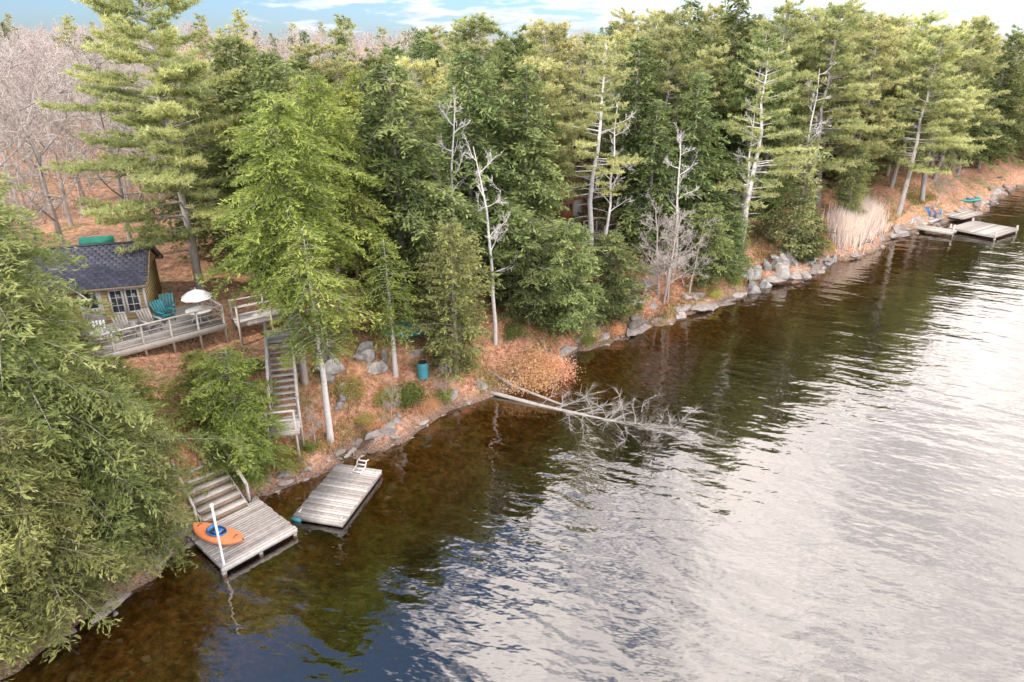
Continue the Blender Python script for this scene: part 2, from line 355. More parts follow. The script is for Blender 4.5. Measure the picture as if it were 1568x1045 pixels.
def bush(seed,R,H,mat,n=5000,leaf=.09,stem=M_twig,bt=0.):
    rng=np.random.RandomState(seed); mb=MB()
    k=26; C=norm(rng.normal(size=(k,3))*np.array([1,1,.7])); C[:,2]=abs(C[:,2]); C*=rng.uniform(.35,1,(k,1)); C=C*np.array([R,R,H])
    for c in C:
        b=np.array([rng.normal(0,.12),rng.normal(0,.12),-.2]); tube(mb,[b,(b+c)/2+UP*.1,c],[.025,.015,.006],3,0,.5)
        m=n//k; p=c+rng.normal(0,1,(m,3))*np.array([.24*R,.24*R,.2*H])
        sticks(mb,np.repeat([(c+b)/2],14,0)+rng.normal(0,.1,(14,3)),c-b+rng.normal(0,.5,(14,3)),R*.6,.015,rng,0,.6)
        tt=np.clip(bt+.3*rng.rand()+.5*rng.rand(m)+.25*(p[:,2]/H),0,1)
        leaves(mb,p,rng.normal(size=(m,3)),rng.normal(size=(m,3))+UP*.8,leaf*rng.uniform(.7,1.4,m),leaf*.6,1,tt)
    return mb.mesh('bush_mesh',[stem,mat])
def plant(name,me,x,y,rz=0,sc=1,dz=0,parent=None,rot=None):
    return obj(name,me,(x,y,H1(x,y)+dz),rz,sc,parent,rot)

FN=dict(lw=(1.7,.38),fill=2.6)
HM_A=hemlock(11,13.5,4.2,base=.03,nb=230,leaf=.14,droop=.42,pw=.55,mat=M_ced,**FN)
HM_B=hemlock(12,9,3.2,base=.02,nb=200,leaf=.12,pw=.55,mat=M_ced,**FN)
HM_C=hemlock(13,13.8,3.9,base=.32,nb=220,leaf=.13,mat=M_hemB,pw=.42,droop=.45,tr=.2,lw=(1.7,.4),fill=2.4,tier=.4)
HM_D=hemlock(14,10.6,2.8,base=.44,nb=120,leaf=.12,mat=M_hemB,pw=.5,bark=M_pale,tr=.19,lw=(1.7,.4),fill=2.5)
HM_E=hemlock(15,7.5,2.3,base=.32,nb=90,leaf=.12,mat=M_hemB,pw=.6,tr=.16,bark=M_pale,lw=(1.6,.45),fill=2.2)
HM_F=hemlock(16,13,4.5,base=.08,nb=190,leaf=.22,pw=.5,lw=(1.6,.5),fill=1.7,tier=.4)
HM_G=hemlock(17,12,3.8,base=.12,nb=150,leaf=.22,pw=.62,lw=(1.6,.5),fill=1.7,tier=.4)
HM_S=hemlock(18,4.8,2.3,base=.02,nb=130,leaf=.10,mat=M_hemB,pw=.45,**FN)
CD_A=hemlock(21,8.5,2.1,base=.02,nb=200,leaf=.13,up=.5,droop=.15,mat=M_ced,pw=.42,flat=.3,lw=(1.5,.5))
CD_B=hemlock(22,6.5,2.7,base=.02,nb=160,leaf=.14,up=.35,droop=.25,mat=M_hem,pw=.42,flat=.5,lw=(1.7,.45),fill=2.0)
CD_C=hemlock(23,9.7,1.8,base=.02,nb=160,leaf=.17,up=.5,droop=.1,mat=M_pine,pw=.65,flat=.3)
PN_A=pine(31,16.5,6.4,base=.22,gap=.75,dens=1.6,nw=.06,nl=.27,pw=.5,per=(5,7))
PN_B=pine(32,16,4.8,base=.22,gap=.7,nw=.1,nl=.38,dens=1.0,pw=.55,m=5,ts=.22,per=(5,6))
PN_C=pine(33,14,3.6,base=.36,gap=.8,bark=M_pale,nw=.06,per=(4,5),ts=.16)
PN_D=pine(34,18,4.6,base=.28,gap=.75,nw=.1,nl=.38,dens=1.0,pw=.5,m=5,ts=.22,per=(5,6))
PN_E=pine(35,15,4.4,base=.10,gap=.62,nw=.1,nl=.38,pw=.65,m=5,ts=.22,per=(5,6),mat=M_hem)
BR_A=bare(41,13,4.0,nl=15,sub=6,tw=.045,tl3=3); BR_B=bare(42,12,4.5,nl=16,base=.22,sub=6,tw=.045,tl3=3); BR_C=bare(43,14,3.6,nl=15,base=.35,sub=6,tw=.045,tl3=3)
BR_R=bare(44,11,3.6,nl=15,leafmat=M_rust,nleaf=10,sub=6,tl3=3)
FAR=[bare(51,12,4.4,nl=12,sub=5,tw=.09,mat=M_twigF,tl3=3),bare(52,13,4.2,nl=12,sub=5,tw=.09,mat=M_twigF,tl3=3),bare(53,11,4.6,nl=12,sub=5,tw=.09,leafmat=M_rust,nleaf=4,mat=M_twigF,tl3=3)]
FARC=[hemlock(54,13,3.4,base=.1,nb=70,leaf=.4,dens=.65,pw=.6),pine(55,16,3.8,base=.3,gap=1.0,dens=.6,nw=.15,nl=.5,ts=.3,m=5)]

taken=[]
def T(name,me,x,y,rz=0,sc=1,r=2.2,**k):
    taken.append((x,y,r)); return plant(name,me,x,y,rz,sc,**k)
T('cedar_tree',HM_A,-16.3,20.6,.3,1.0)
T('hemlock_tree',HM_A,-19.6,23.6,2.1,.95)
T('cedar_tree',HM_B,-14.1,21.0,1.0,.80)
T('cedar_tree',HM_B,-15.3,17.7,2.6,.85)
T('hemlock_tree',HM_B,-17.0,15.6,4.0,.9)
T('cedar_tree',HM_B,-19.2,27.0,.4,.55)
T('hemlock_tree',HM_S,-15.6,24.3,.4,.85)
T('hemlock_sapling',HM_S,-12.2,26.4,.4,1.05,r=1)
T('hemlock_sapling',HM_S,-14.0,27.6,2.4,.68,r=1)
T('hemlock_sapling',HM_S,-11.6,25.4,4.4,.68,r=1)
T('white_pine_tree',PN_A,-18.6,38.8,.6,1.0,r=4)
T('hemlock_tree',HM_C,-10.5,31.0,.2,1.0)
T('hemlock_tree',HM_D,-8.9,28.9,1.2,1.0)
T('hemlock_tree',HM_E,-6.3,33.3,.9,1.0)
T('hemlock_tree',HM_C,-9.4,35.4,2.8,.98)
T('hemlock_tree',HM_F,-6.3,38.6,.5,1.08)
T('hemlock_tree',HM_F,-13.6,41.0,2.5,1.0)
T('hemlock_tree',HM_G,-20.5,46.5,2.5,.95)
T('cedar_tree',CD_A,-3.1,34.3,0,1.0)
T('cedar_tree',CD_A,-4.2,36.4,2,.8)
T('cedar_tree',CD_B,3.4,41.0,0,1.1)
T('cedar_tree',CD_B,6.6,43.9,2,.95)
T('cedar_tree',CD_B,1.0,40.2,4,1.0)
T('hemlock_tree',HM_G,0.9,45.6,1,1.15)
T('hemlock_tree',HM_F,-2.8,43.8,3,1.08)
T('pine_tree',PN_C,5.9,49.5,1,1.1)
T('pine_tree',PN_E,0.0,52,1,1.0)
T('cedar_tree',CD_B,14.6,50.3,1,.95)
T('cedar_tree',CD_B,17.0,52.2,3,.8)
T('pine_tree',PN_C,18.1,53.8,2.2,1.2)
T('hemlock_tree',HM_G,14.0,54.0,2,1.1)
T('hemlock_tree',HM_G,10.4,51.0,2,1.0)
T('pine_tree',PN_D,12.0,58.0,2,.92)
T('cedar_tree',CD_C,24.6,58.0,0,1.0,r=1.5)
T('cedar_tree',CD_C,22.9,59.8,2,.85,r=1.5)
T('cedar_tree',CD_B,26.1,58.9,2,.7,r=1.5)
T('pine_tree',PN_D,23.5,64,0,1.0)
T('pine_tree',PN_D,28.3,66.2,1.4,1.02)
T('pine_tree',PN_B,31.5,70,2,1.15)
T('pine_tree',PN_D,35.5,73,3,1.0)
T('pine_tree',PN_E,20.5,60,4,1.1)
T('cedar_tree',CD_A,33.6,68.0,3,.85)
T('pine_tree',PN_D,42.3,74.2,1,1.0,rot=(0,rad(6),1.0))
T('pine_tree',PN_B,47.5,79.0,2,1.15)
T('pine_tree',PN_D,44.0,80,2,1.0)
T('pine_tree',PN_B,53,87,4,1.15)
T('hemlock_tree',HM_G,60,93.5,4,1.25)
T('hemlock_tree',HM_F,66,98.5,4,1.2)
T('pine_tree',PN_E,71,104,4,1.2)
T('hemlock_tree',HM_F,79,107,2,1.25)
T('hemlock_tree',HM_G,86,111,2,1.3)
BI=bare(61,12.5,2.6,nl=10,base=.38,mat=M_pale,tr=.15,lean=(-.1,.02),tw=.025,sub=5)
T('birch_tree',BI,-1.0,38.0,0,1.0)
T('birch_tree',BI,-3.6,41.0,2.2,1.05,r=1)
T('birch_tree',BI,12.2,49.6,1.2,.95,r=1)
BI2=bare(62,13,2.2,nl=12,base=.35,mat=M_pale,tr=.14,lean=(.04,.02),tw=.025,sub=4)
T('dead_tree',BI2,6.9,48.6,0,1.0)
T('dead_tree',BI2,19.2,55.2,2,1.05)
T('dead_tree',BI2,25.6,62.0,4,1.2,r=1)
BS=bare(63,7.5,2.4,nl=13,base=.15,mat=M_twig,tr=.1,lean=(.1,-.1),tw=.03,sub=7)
for i,(x,y,rz,s) in enumerate([(11.2,47.6,0,1),(11.6,47.9,2,.9),(10.9,48.1,4,1.0),(13.4,48.9,1,.8),(9.5,46.6,1,.6),(49.5,79.5,0,.8),(-6.2,30.6,1,.3),(-3.6,33.0,2,.35),(-9.4,28.2,3,.3)]):
    T('bare_tree',BS,x,y,rz,s,r=1)
rng=np.random.RandomState(5)
far=bpy.data.objects.new('distant_forest',None); scene.collection.objects.link(far)
def ok(x,y,r):
    for a,b,c in taken:
        if (a-x)**2+(b-y)**2<((c+r)*.62)**2: return False
    return True
nnear=0
for i in range(6000):
    yy=36+rng.rand()**1.3*74; xx=rng.uniform(-.88,.90)*yy
    d=float(sdist(np.array([xx]),np.array([yy]))[0])
    if d<7 : continue
    if xx<-10 and d<17: continue
    if xx<-14 and yy<43 and xx>-27: continue
    if (xx+30)**2+(yy-47)**2<16: continue
    if (xx-5)**2+(yy-58)**2<9 or (xx-7.4)**2+(yy-53)**2<6: continue
    if 40<yy<58 and abs(xx-5*yy/58)<2.4: continue
    if not ok(xx,yy,2.6): continue
    clear=vnoise(xx,yy,9)
    if d<40 and clear>.55: continue
    ang=xx/yy; rr=rng.rand()
    z0=H1(xx,yy)
    tgt=rng.uniform(15.5,19.0) if xx<0 else (rng.uniform(17,20) if xx<14 else rng.uniform(18,22.5))
    if rng.rand()<.07: tgt+=2
    hh=max(7,tgt-z0)
    if rng.rand()<.18: hh*=.6
    bareP=.10
    if ang<-.42: bareP=.8 if yy>48 else .4
    if ang<-.52: bareP=1.0
    if d>42: bareP=max(bareP,.6)
    if xx>25: bareP=min(bareP,.3)
    if rr<bareP:
        me,h0=[(BR_A,13),(BR_B,12),(BR_C,14),(BR_R,11)][rng.choice(4,p=[.34,.32,.28,.06])]; nm='bare_tree'; hh*=1.0
    else:
        c=rng.rand()
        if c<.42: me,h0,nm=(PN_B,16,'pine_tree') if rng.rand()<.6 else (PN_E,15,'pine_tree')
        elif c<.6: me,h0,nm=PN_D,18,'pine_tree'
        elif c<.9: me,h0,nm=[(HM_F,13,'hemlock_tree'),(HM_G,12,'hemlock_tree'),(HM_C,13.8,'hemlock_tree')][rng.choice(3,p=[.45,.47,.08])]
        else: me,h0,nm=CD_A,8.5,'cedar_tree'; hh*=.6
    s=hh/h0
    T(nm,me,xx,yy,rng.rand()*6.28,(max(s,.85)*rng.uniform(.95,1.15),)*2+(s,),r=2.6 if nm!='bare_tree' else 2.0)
    nnear+=1
    if nnear>320: break
nf=0
for i in range(1050):
    yy=95+rng.rand()**1.25*320; xx=rng.uniform(-.88,.92)*yy
    d=float(sdist(np.array([xx]),np.array([yy]))[0])
    if d<(58 if yy<120 else 4): continue
    z0=H1(xx,yy)
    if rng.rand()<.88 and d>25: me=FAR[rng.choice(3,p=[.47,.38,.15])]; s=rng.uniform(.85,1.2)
    else: me=FARC[rng.randint(2)]; s=rng.uniform(.8,1.1)
    obj('tree',me,(xx,yy,z0-.3),rng.rand()*6.28,s,far); nf+=1
for i in range(60):
    a=rng.uniform(-60,-8); b=rng.uniform(1.5,40); x=O[0]+a*EA[0]+b*EB[0]; y=O[1]+a*EA[1]+b*EB[1]
    if x/max(y,.1)>-.9 and y>0: continue
    if not ok(x,y,2.4): continue
    T('hemlock_tree',[HM_F,HM_G,PN_B][rng.randint(3)],x,y,rng.rand()*6,.85)

BU_R=bush(71,1.4,1.3,M_rust,7500,.09,bt=.25); BU_Y=bush(72,1.0,.9,M_yel,3000,.1); BU_G=bush(73,1.1,1.0,M_hemB,3500,.1)
T('rust_bush',BU_R,.9,36.2,0,1.3,r=.5); T('rust_bush',BU_R,2.2,37.3,2,1.0,r=.5)
for x,y,s,rz,m in [(-5.7,32.3,1,0,BU_G),(-6.6,31.6,.7,2,BU_Y),(-8.3,31.3,.8,1,BU_Y),(-7.4,30.2,.5,3,BU_Y),(-10.0,26.8,.6,1,BU_Y),(-12.4,29.0,.8,1,BU_Y),(-9.6,27.9,.45,4,BU_G),
    (-3.9,33.0,.6,1,BU_G),(-13.2,31.0,.7,2,BU_G),(8.0,45.3,.7,1,BU_Y),(17.6,52.2,.8,2,BU_G),(27.4,60.5,.8,2,BU_R),(29.3,62.3,.8,1,BU_Y),(0.2,38.8,.8,3,BU_G),(10.3,50.5,.9,3,BU_Y),(12.9,50.2,.9,3,BU_R),
    (-4.6,32.3,.5,1,BU_R),(-6.9,30.0,.4,2,BU_R),(4.9,41.4,.6,2,BU_G),(6.9,43.2,.5,1,BU_R),(15.6,50.0,.6,2,BU_Y)]:
    plant('bank_shrub',m,x,y,rz,s)
for i in range(110):
    a=rng.uniform(8,95); b=rng.uniform(1.5,26); x=O[0]+a*EA[0]+b*EB[0]; y=O[1]+a*EA[1]+b*EB[1]
    if float(sdist(np.array([x]),np.array([y]))[0])<.8: continue
    plant('bank_shrub',[BU_Y,BU_G,BU_R,BS][rng.choice(4,p=[.3,.4,.15,.15])],x,y,rng.rand()*6,rng.uniform(.4,1.1) if b>3 else rng.uniform(.3,.6))

mb=MB(); n=26000; a=rng.uniform(-8,60,n); b=rng.exponential(5,n)+.5; x=O[0]+a*EA[0]+b*EB[0]; y=O[1]+a*EA[1]+b*EB[1]
z=hgt(x,y)+.03; m=z>.25; c=np.stack([x,y,z],1)[m]; k=len(c)
leaves(mb,c,rng.normal(size=(k,3))*np.array([1,1,.2]),UP+rng.normal(0,.35,(k,3)),.13,.1,0,rng.rand(k))
obj('leaf_litter',mb.mesh('leaf_litter',[M_rust]))
mb=MB(); n=30000; a=rng.uniform(-6,80,n); b=rng.exponential(3,n)+.1; x=O[0]+a*EA[0]+b*EB[0]; y=O[1]+a*EA[1]+b*EB[1]
z=hgt(x,y); m=(z>.1)&(vnoise(x,y,2.2)>-.2); c=np.stack([x,y,z],1)[m]; k=len(c)
sticks(mb,c,UP+rng.normal(0,.45,(k,3)),rng.uniform(.2,.65,k),.035,rng,0,rng.rand(k)*.7)
obj('dry_grass',mb.mesh('dry_grass',[M_yel]))
mb=MB(); n=5200; t=rng.rand(n); x=31.0+t*7+rng.normal(0,.6,n); y=63.8+t*7.4+rng.normal(0,.6,n)
c=np.stack([x,y,hgt(x,y)],1); sticks(mb,c,UP+rng.normal(0,.13,(n,3)),rng.uniform(1.2,2.5,n),.08,rng,0,.4+.6*rng.rand(n))
obj('reed_bed',mb.mesh('reed_bed',[M_reed]))

# ---------------------------------------------------------------- rocks
def rock_arr(seed,sub=3,amp=.05):
    bm=bmesh.new(); bmesh.ops.create_icosphere(bm,subdivisions=sub,radius=1)
    v=np.array([q.co[:] for q in bm.verts]); f=np.array([[w.index for w in q.verts] for q in bm.faces]); bm.free()
    r=np.random.RandomState(seed)
    for i in range(9):
        nrm=norm(r.normal(size=3)); h=r.uniform(.3,.7); dd=v@nrm; v=v-np.maximum(dd-h,0)[:,None]*nrm
    v=v+amp*np.stack([vnoise(v[:,0]*3+seed,v[:,1]*3+v[:,2]*2),vnoise(v[:,1]*3,v[:,2]*3+seed),vnoise(v[:,2]*3+seed,v[:,0]*3)],1)
    return v,f
RK=[rock_arr(i,4,.09) for i in range(6)]; RKs=[rock_arr(i+20,2) for i in range(5)]
def addrock(mb,x,y,z,s,lib,r,sq=(.45,.8)):
    v,f=lib[r.randint(len(lib))]; v=(v*np.array([s*r.uniform(.8,1.6),s*r.uniform(.7,1.1),s*r.uniform(*sq)]))@Rz(r.rand()*6.28).T
    mb.add(v+np.array([x,y,z]),f,0,r.uniform(.1,.8))
seg=np.linalg.norm(np.diff(SH[5:23],axis=0),axis=1); cs=np.cumsum(seg)
mb=MB()
for i in range(1900):
    j=int(np.searchsorted(cs,rng.rand()*cs[-1]*.999))+5
    b=rng.normal(-.1,.45) if rng.rand()<.5 else rng.normal(-.2,2.0)
    p=SH[j]+(SH[j+1]-SH[j])*rng.rand(); dd=SH[j+1]-SH[j]; nn=np.array([-dd[1],dd[0]])/np.linalg.norm(dd)
    x,y=p+nn*b; s=min(.5,.06+rng.exponential(.085)); addrock(mb,x,y,H1(x,y)-s*.08,s,RKs,rng,(.3,.55))
obj('shore_rocks',mb.mesh('shore_rocks',[M_rock]))
mb=MB()
for i in range(120):
    j=int(np.searchsorted(cs,rng.rand()*cs[-1]*.999))+5
    p=SH[j]+(SH[j+1]-SH[j])*rng.rand(); dd=SH[j+1]-SH[j]; L=np.linalg.norm(dd); nn=np.array([-dd[1],dd[0]])/L
    x,y=p+nn*rng.uniform(-.3,1.2); v,f=RK[rng.randint(6)]; s=rng.uniform(.3,.7) if x<8 else rng.uniform(.5,1.2)
    v=v*np.array([s*1.7,s*.8,s*.35]); tl=rng.uniform(-.6,-.1); c_,s_=math.cos(tl),math.sin(tl)
    v=v@np.array([[1,0,0],[0,c_,-s_],[0,s_,c_]]); v=v@Rz(math.atan2(dd[1],dd[0])+rng.normal(0,.3)).T
    mb.add(v+np.array([x,y,H1(x,y)-.1*s]),f,0,rng.uniform(0,.7))
obj('rock_ledge',mb.mesh('rock_ledge',[M_rock]))
for (x,y,s) in [(22.5,56.4,1.5),(19.6,54.2,1.1),(8.6,46.8,1.1),(28.6,60.9,.9),(-9.4,32.4,.75),(-7.3,33.4,.75),(-8.3,31.2,.5),(26.6,58.9,.7)]:
    mb=MB()
    for k in range(8):
        ox=rng.normal(0,.75*s); oy=rng.normal(0,.4*s); q=EA*ox+EB*oy
        v,f=RK[rng.randint(6)]; ss=s*rng.uniform(.4,.8); v=(v*np.array([ss*1.1,ss*.7,ss*1.0]))@Rz(rng.normal(.73,.4)).T
        mb.add(v+np.array([q[0],q[1],H1(x+q[0],y+q[1])-H1(x,y)+ss*.25]),f,0,rng.uniform(.1,.8))
    plant('granite_outcrop',mb.mesh('granite_outcrop',[M_gran]),x,y)
for x,y,s,g in [(7.4,44.8,.6,0),(13.0,48.5,.7,0),(-10.9,31.8,.4,1),(-5.4,35.0,.5,0),(-9.6,29.6,.35,0),(33.6,65.4,.8,0),(4.4,41.4,.5,0),(-10.2,26.1,.4,0),(-5.9,31.1,.3,0)]:
    mb=MB(); addrock(mb,0,0,0,s,RK,rng,(.5,.8)); plant('boulder',mb.mesh('boulder',[M_gran if g else M_rock]),x,y,0,1,dz=s*.05)

# ---------------------------------------------------------------- fallen tree in the water
mb=MB(); L=np.array([(-2.6,35.6,.5),(-1.2,34.6,.15),(1.5,33.3,.02),(4.6,31.9,-.02),(6.6,31.0,-.06),(8.6,30.4,-.2)])
tube(mb,L,[.12,.115,.10,.08,.05,.03],8,0,.5)
r=np.random.RandomState(3)
for i in range(80):
    t=r.uniform(2.0,4.9); j=int(t); p=L[j]+(L[j+1]-L[j])*(t-j); az=r.uniform(-1.7,1.9)-.2
    d=np.array([math.cos(az),math.sin(az),r.uniform(-.05,.24)]); ln=r.uniform(1.0,4.2)
    q=[p]
    for s in range(3): d=norm(d+r.normal(0,.25,3)*np.array([1,1,.4])-UP*.06); q.append(q[-1]+d*ln/3)
    tube(mb,q,[.022,.017,.011,.005],4,0,.65)
    k=34; tt=r.uniform(.5,2.99,k); qa=np.array(q); jj=tt.astype(int); pp=qa[jj]+(qa[jj+1]-qa[jj])*(tt-jj)[:,None]
    sticks(mb,pp,d+r.normal(0,.7,(k,3))*np.array([1,1,.45])+UP*.1,r.uniform(.3,.9,k),.02,r,0,.4+.5*r.rand(k))
obj('fallen_tree',mb.mesh('fallen_tree',[M_drift]))
mb=MB()
tube(mb,[(-1.4,35.8,.9),(.2,34.9,.35),(2.4,33.6,.05),(3.6,33.0,-.1)],[.1,.09,.06,.03],7,0,.2)
obj('driftwood_log',mb.mesh('driftwood_log',[M_bark]))

# ---------------------------------------------------------------- docks
def deckmesh(mb,c,ang,L,W,top,th=.04,pw=.14,frame=True,rngs=1,mat=0):
    r=np.random.RandomState(rngs); R=Rz(ang); n=int(round(W/pw)); pw=W/n
    for i in range(n):
        y=-W/2+(i+.5)*pw; p=R@np.array([r.normal(0,.012),y,0])
        box(mb,(c[0]+p[0],c[1]+p[1],top-th/2+r.normal(0,.003)),(L+r.normal(0,.02),pw-.018,th),R,mat,r.rand())
    if frame:
        for sy in(-1,1):
            p=R@np.array([0,sy*(W/2-.03),0]); box(mb,(c[0]+p[0],c[1]+p[1],top-th-.10),(L-.06,.05,.19),R,mat,.25)
        for sx in(-1,0,1):
            p=R@np.array([sx*(L/2-.06),0,0]); box(mb,(c[0]+p[0],c[1]+p[1],top-th-.105),(.05,W-.12,.18),R,mat,.2)
mb=MB(); a=rad(-14); deckmesh(mb,(-7.52,24.9),a,2.25,3.95,.30,pw=.16,rngs=2)
R=Rz(a)
for sx in(-.75,0,.75):
    p=R@np.array([sx,0,0]); box(mb,(-7.52+p[0],24.9+p[1],-.02),(.6,3.75,.3),R,1,.3)
box(mb,(-7.52+(R@np.array([-1.0,-1.93,0]))[0],24.9+(R@np.array([-1.0,-1.93,0]))[1],.06),(.4,.2,.18),R,2,.5)
for sx,sy in((-.95,-1.7),(.95,1.7),(.95,-1.7)):
    p=R@np.array([sx,sy,0]); box(mb,(-7.52+p[0],24.9+p[1],.33),(.06,.22,.05),R,3,.5)
obj('floating_swim_raft',mb.mesh('raft',[M_wood,M_dark,M_teal,M_metal]))
mb=MB()
for sx in(-.22,.22):
    P=[R@np.array([.1+sx,1.35,.34]),R@np.array([.1+sx,1.9,.40]),R@np.array([.1+sx,2.05,.6]),R@np.array([.1+sx,2.25,.55])]
    tube(mb,[q+np.array([-7.52,24.9,0]) for q in P],.03,6,0,.8)
for yy,zz in((1.45,.37),(1.7,.39),(1.92,.47),(2.05,.6)):
    beam(mb,R@np.array([-.12,yy,zz])+np.array([-7.52,24.9,0]),R@np.array([.32,yy,zz])+np.array([-7.52,24.9,0]),.09,.03,0,.8)
obj('swim_ladder',mb.mesh('swim_ladder',[M_pale]))
mb=MB(); a=rad(48.5); deckmesh(mb,(-10.82,22.15),a,3.1,2.9,.38,pw=.145,rngs=3); R=Rz(a)
p=R@np.array([0,-1.48,0]); box(mb,(-10.82+p[0],22.15+p[1],.25),(3.16,.05,.2),R,0,.8)
for sx in(-1.5,0,1.5):
    for sy in(-1.38,1.38):
        p=R@np.array([sx,sy,0]); box(mb,(-10.82+p[0],22.15+p[1],-.4),(.14,.14,1.2),R,0,.3)
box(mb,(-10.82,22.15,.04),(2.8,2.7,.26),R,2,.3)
obj('wooden_dock',mb.mesh('dock',[M_wood,M_pale,M_dark]))
mb=MB(); p=R@np.array([-1.42,-1.35,0])
tube(mb,[(-10.82+p[0],22.15+p[1],-.6),(-10.82+p[0],22.15+p[1],3.0)],.045,10,0,.7)
tube(mb,[(-10.82+p[0],22.15+p[1],3.0),(-10.82+p[0],22.15+p[1],3.08)],.065,10,0,.9)
obj('dock_post',mb.mesh('dock_post',[M_white]))
def stairs(mb,p0,p1,w,n,rail=0,mat=0,seed=1,closed=False):
    r=np.random.RandomState(seed); p0=np.array(p0,float);p1=np.array(p1,float); d=p1-p0; h=np.array([d[0],d[1],0]); hl=np.linalg.norm(h); e=h/hl; s=np.array([-e[1],e[0],0]); an=math.atan2(e[1],e[0])
    for i in range(n):
        t=(i+.5)/n; c=p0+d*t; c[2]=p0[2]+d[2]*(i+1)/n
        box(mb,c,(hl/n*.92,w,.05),Rz(an),mat,.35+.6*r.rand())
        if closed: box(mb,c-np.array([0,0,.5*d[2]/n+.02])-e*hl/n*.43,(.03,w-.06,d[2]/n*.8),Rz(an),1,.3)
    for sd in(-1,1):
        o=s*sd*(w/2+.03); beam(mb,p0+o-UP*.02,p1+o-UP*.02,.05,.26,mat,.4)
        if rail in(sd,2):
            m=max(2,int(hl/1.3)+1)
            for k in range(m+1):
                q=p0+d*k/m+o*1.12; beam(mb,q-UP*.5,q+UP*.95,.09,.09,mat,.7)
            beam(mb,p0+o*1.12+UP*.97,p1+o*1.12+UP*.97,.13,.05,mat,.85); beam(mb,p0+o*1.12+UP*.5,p1+o*1.12+UP*.5,.04,.12,mat,.7)
mb=MB(); stairs(mb,(-11.75,23.05,.38),(-13.5,24.7,1.75),1.8,6,rail=0,seed=4,closed=True)
q0=np.array([-11.15,24.05,.4]); q1=np.array([-12.7,25.5,1.7])
for q in(q0,q1): beam(mb,q,q+UP*.9,.09,.09,0,.8)
beam(mb,q0+UP*.85,q1+UP*.85,.12,.05,0,.9)
q0=np.array([-12.65,22.4,.4]); q1=np.array([-14.0,23.9,1.6])
for q in(q0,q1): beam(mb,q,q+UP*.95,.08,.08,0,.6)
beam(mb,q0+UP*.9,q1+UP*.9,.1,.05,0,.7)
deckmesh(mb,(-13.9,25.1),rad(45),1.2,1.7,1.75,rngs=8)
obj('dock_stairs',mb.mesh('dock_stairs',[M_wood,M_wood2]))
mb=MB(); z0=2.35
stairs(mb,(-10.55,27.9,z0),(-11.75,31.9,4.55),1.05,13,rail=2,seed=5)
deckmesh(mb,(-10.35,27.2),rad(16),1.3,1.5,z0,rngs=6)
for dx,dy in((-.55,-.7),(.6,-.45),(.5,.6)):
    q=np.array([-10.35+dx,27.2+dy,0]); beam(mb,q+UP*.8,q+UP*(z0+.95),.09,.09,0,.8)
beam(mb,(-10.9,26.5,z0+.93),(-9.75,26.75,z0+.93),.12,.05,0,.9); beam(mb,(-10.9,26.5,z0+.5),(-9.75,26.75,z0+.5),.12,.04,0,.8)
deckmesh(mb,(-12.0,32.6),rad(16),1.5,1.5,4.55,rngs=7)
beam(mb,(-11.3,32.2,3.2),(-11.3,32.2,5.5),.1,.1,0,.8); beam(mb,(-11.4,33.4,3.2),(-11.4,33.4,5.5),.1,.1,0,.8); beam(mb,(-11.3,32.2,5.5),(-11.4,33.4,5.5),.12,.05,0,.9)
deckmesh(mb,(-13.3,34.8),rad(35),3.6,1.3,4.85,rngs=9)
e=Rz(rad(35))
for s in(-1.7,0,1.7):
    for w in(-.66,.66):
        q=e@np.array([s,w,0])+np.array([-13.3,34.8,0]); beam(mb,q+UP*3.4,q+UP*5.8,.1,.1,0,.7)
for w in(-.66,.66):
    for zz in(5.75,5.35):
        beam(mb,e@np.array([-1.75,w,0])+np.array([-13.3,34.8,zz]),e@np.array([1.75,w,0])+np.array([-13.3,34.8,zz]),.1,.05,0,.8)
stairs(mb,(-9.4,33.5,3.6),(-11.3,34.6,4.7),1.0,6,rail=1,seed=9)
obj('hillside_staircase',mb.mesh('hillside_staircase',[M_wood]))

def kayak(L,W,Hh):
    mb=MB(); n=17;k=14; t=np.linspace(-1,1,n); prof=np.maximum(1-abs(t)**2.4,.02)**.7
    V=[]
    for i in range(n):
        for j in range(k):
            th=j/k*2*math.pi; z=math.sin(th); w=math.cos(th)
            zz=z*Hh*.5*(1 if z<0 else .55)*(prof[i]*.6+.4)+abs(t[i])**3*Hh*.35
            V.append((t[i]*L/2,w*W/2*prof[i],zz))
    V=np.array(V); f=[(i*k+j,i*k+(j+1)%k,(i+1)*k+(j+1)%k,(i+1)*k+j) for i in range(n-1) for j in range(k)]
    mb.add(V,f,0,.5)
    th=np.linspace(0,2*math.pi,18)
    ring=np.stack([np.cos(th)*L*.17-.05,np.sin(th)*W*.3,np.full(18,Hh*.33)],1); tube(mb,ring,.03,6,1,.5)
    mb.add(np.vstack([ring[:-1]-UP*.02]),[list(range(17))],2,.3)
    box(mb,(-L*.13,0,Hh*.45),(.07,W*.4,.2),None,1,.6); box(mb,(.02,0,Hh*.34),(.3,W*.36,.05),None,1,.6)
    for s in(-1,1):
        tube(mb,[(s*L*.36,-W*.12,Hh*.4),(s*L*.36,0,Hh*.55),(s*L*.36,W*.12,Hh*.4)],.015,5,2,.5)
    return mb.mesh('kayak',[M_orange,M_blue,M_dark],True)
obj('orange_kayak',kayak(2.5,.95,.42),(-11.5,21.65,.6),rad(-22))

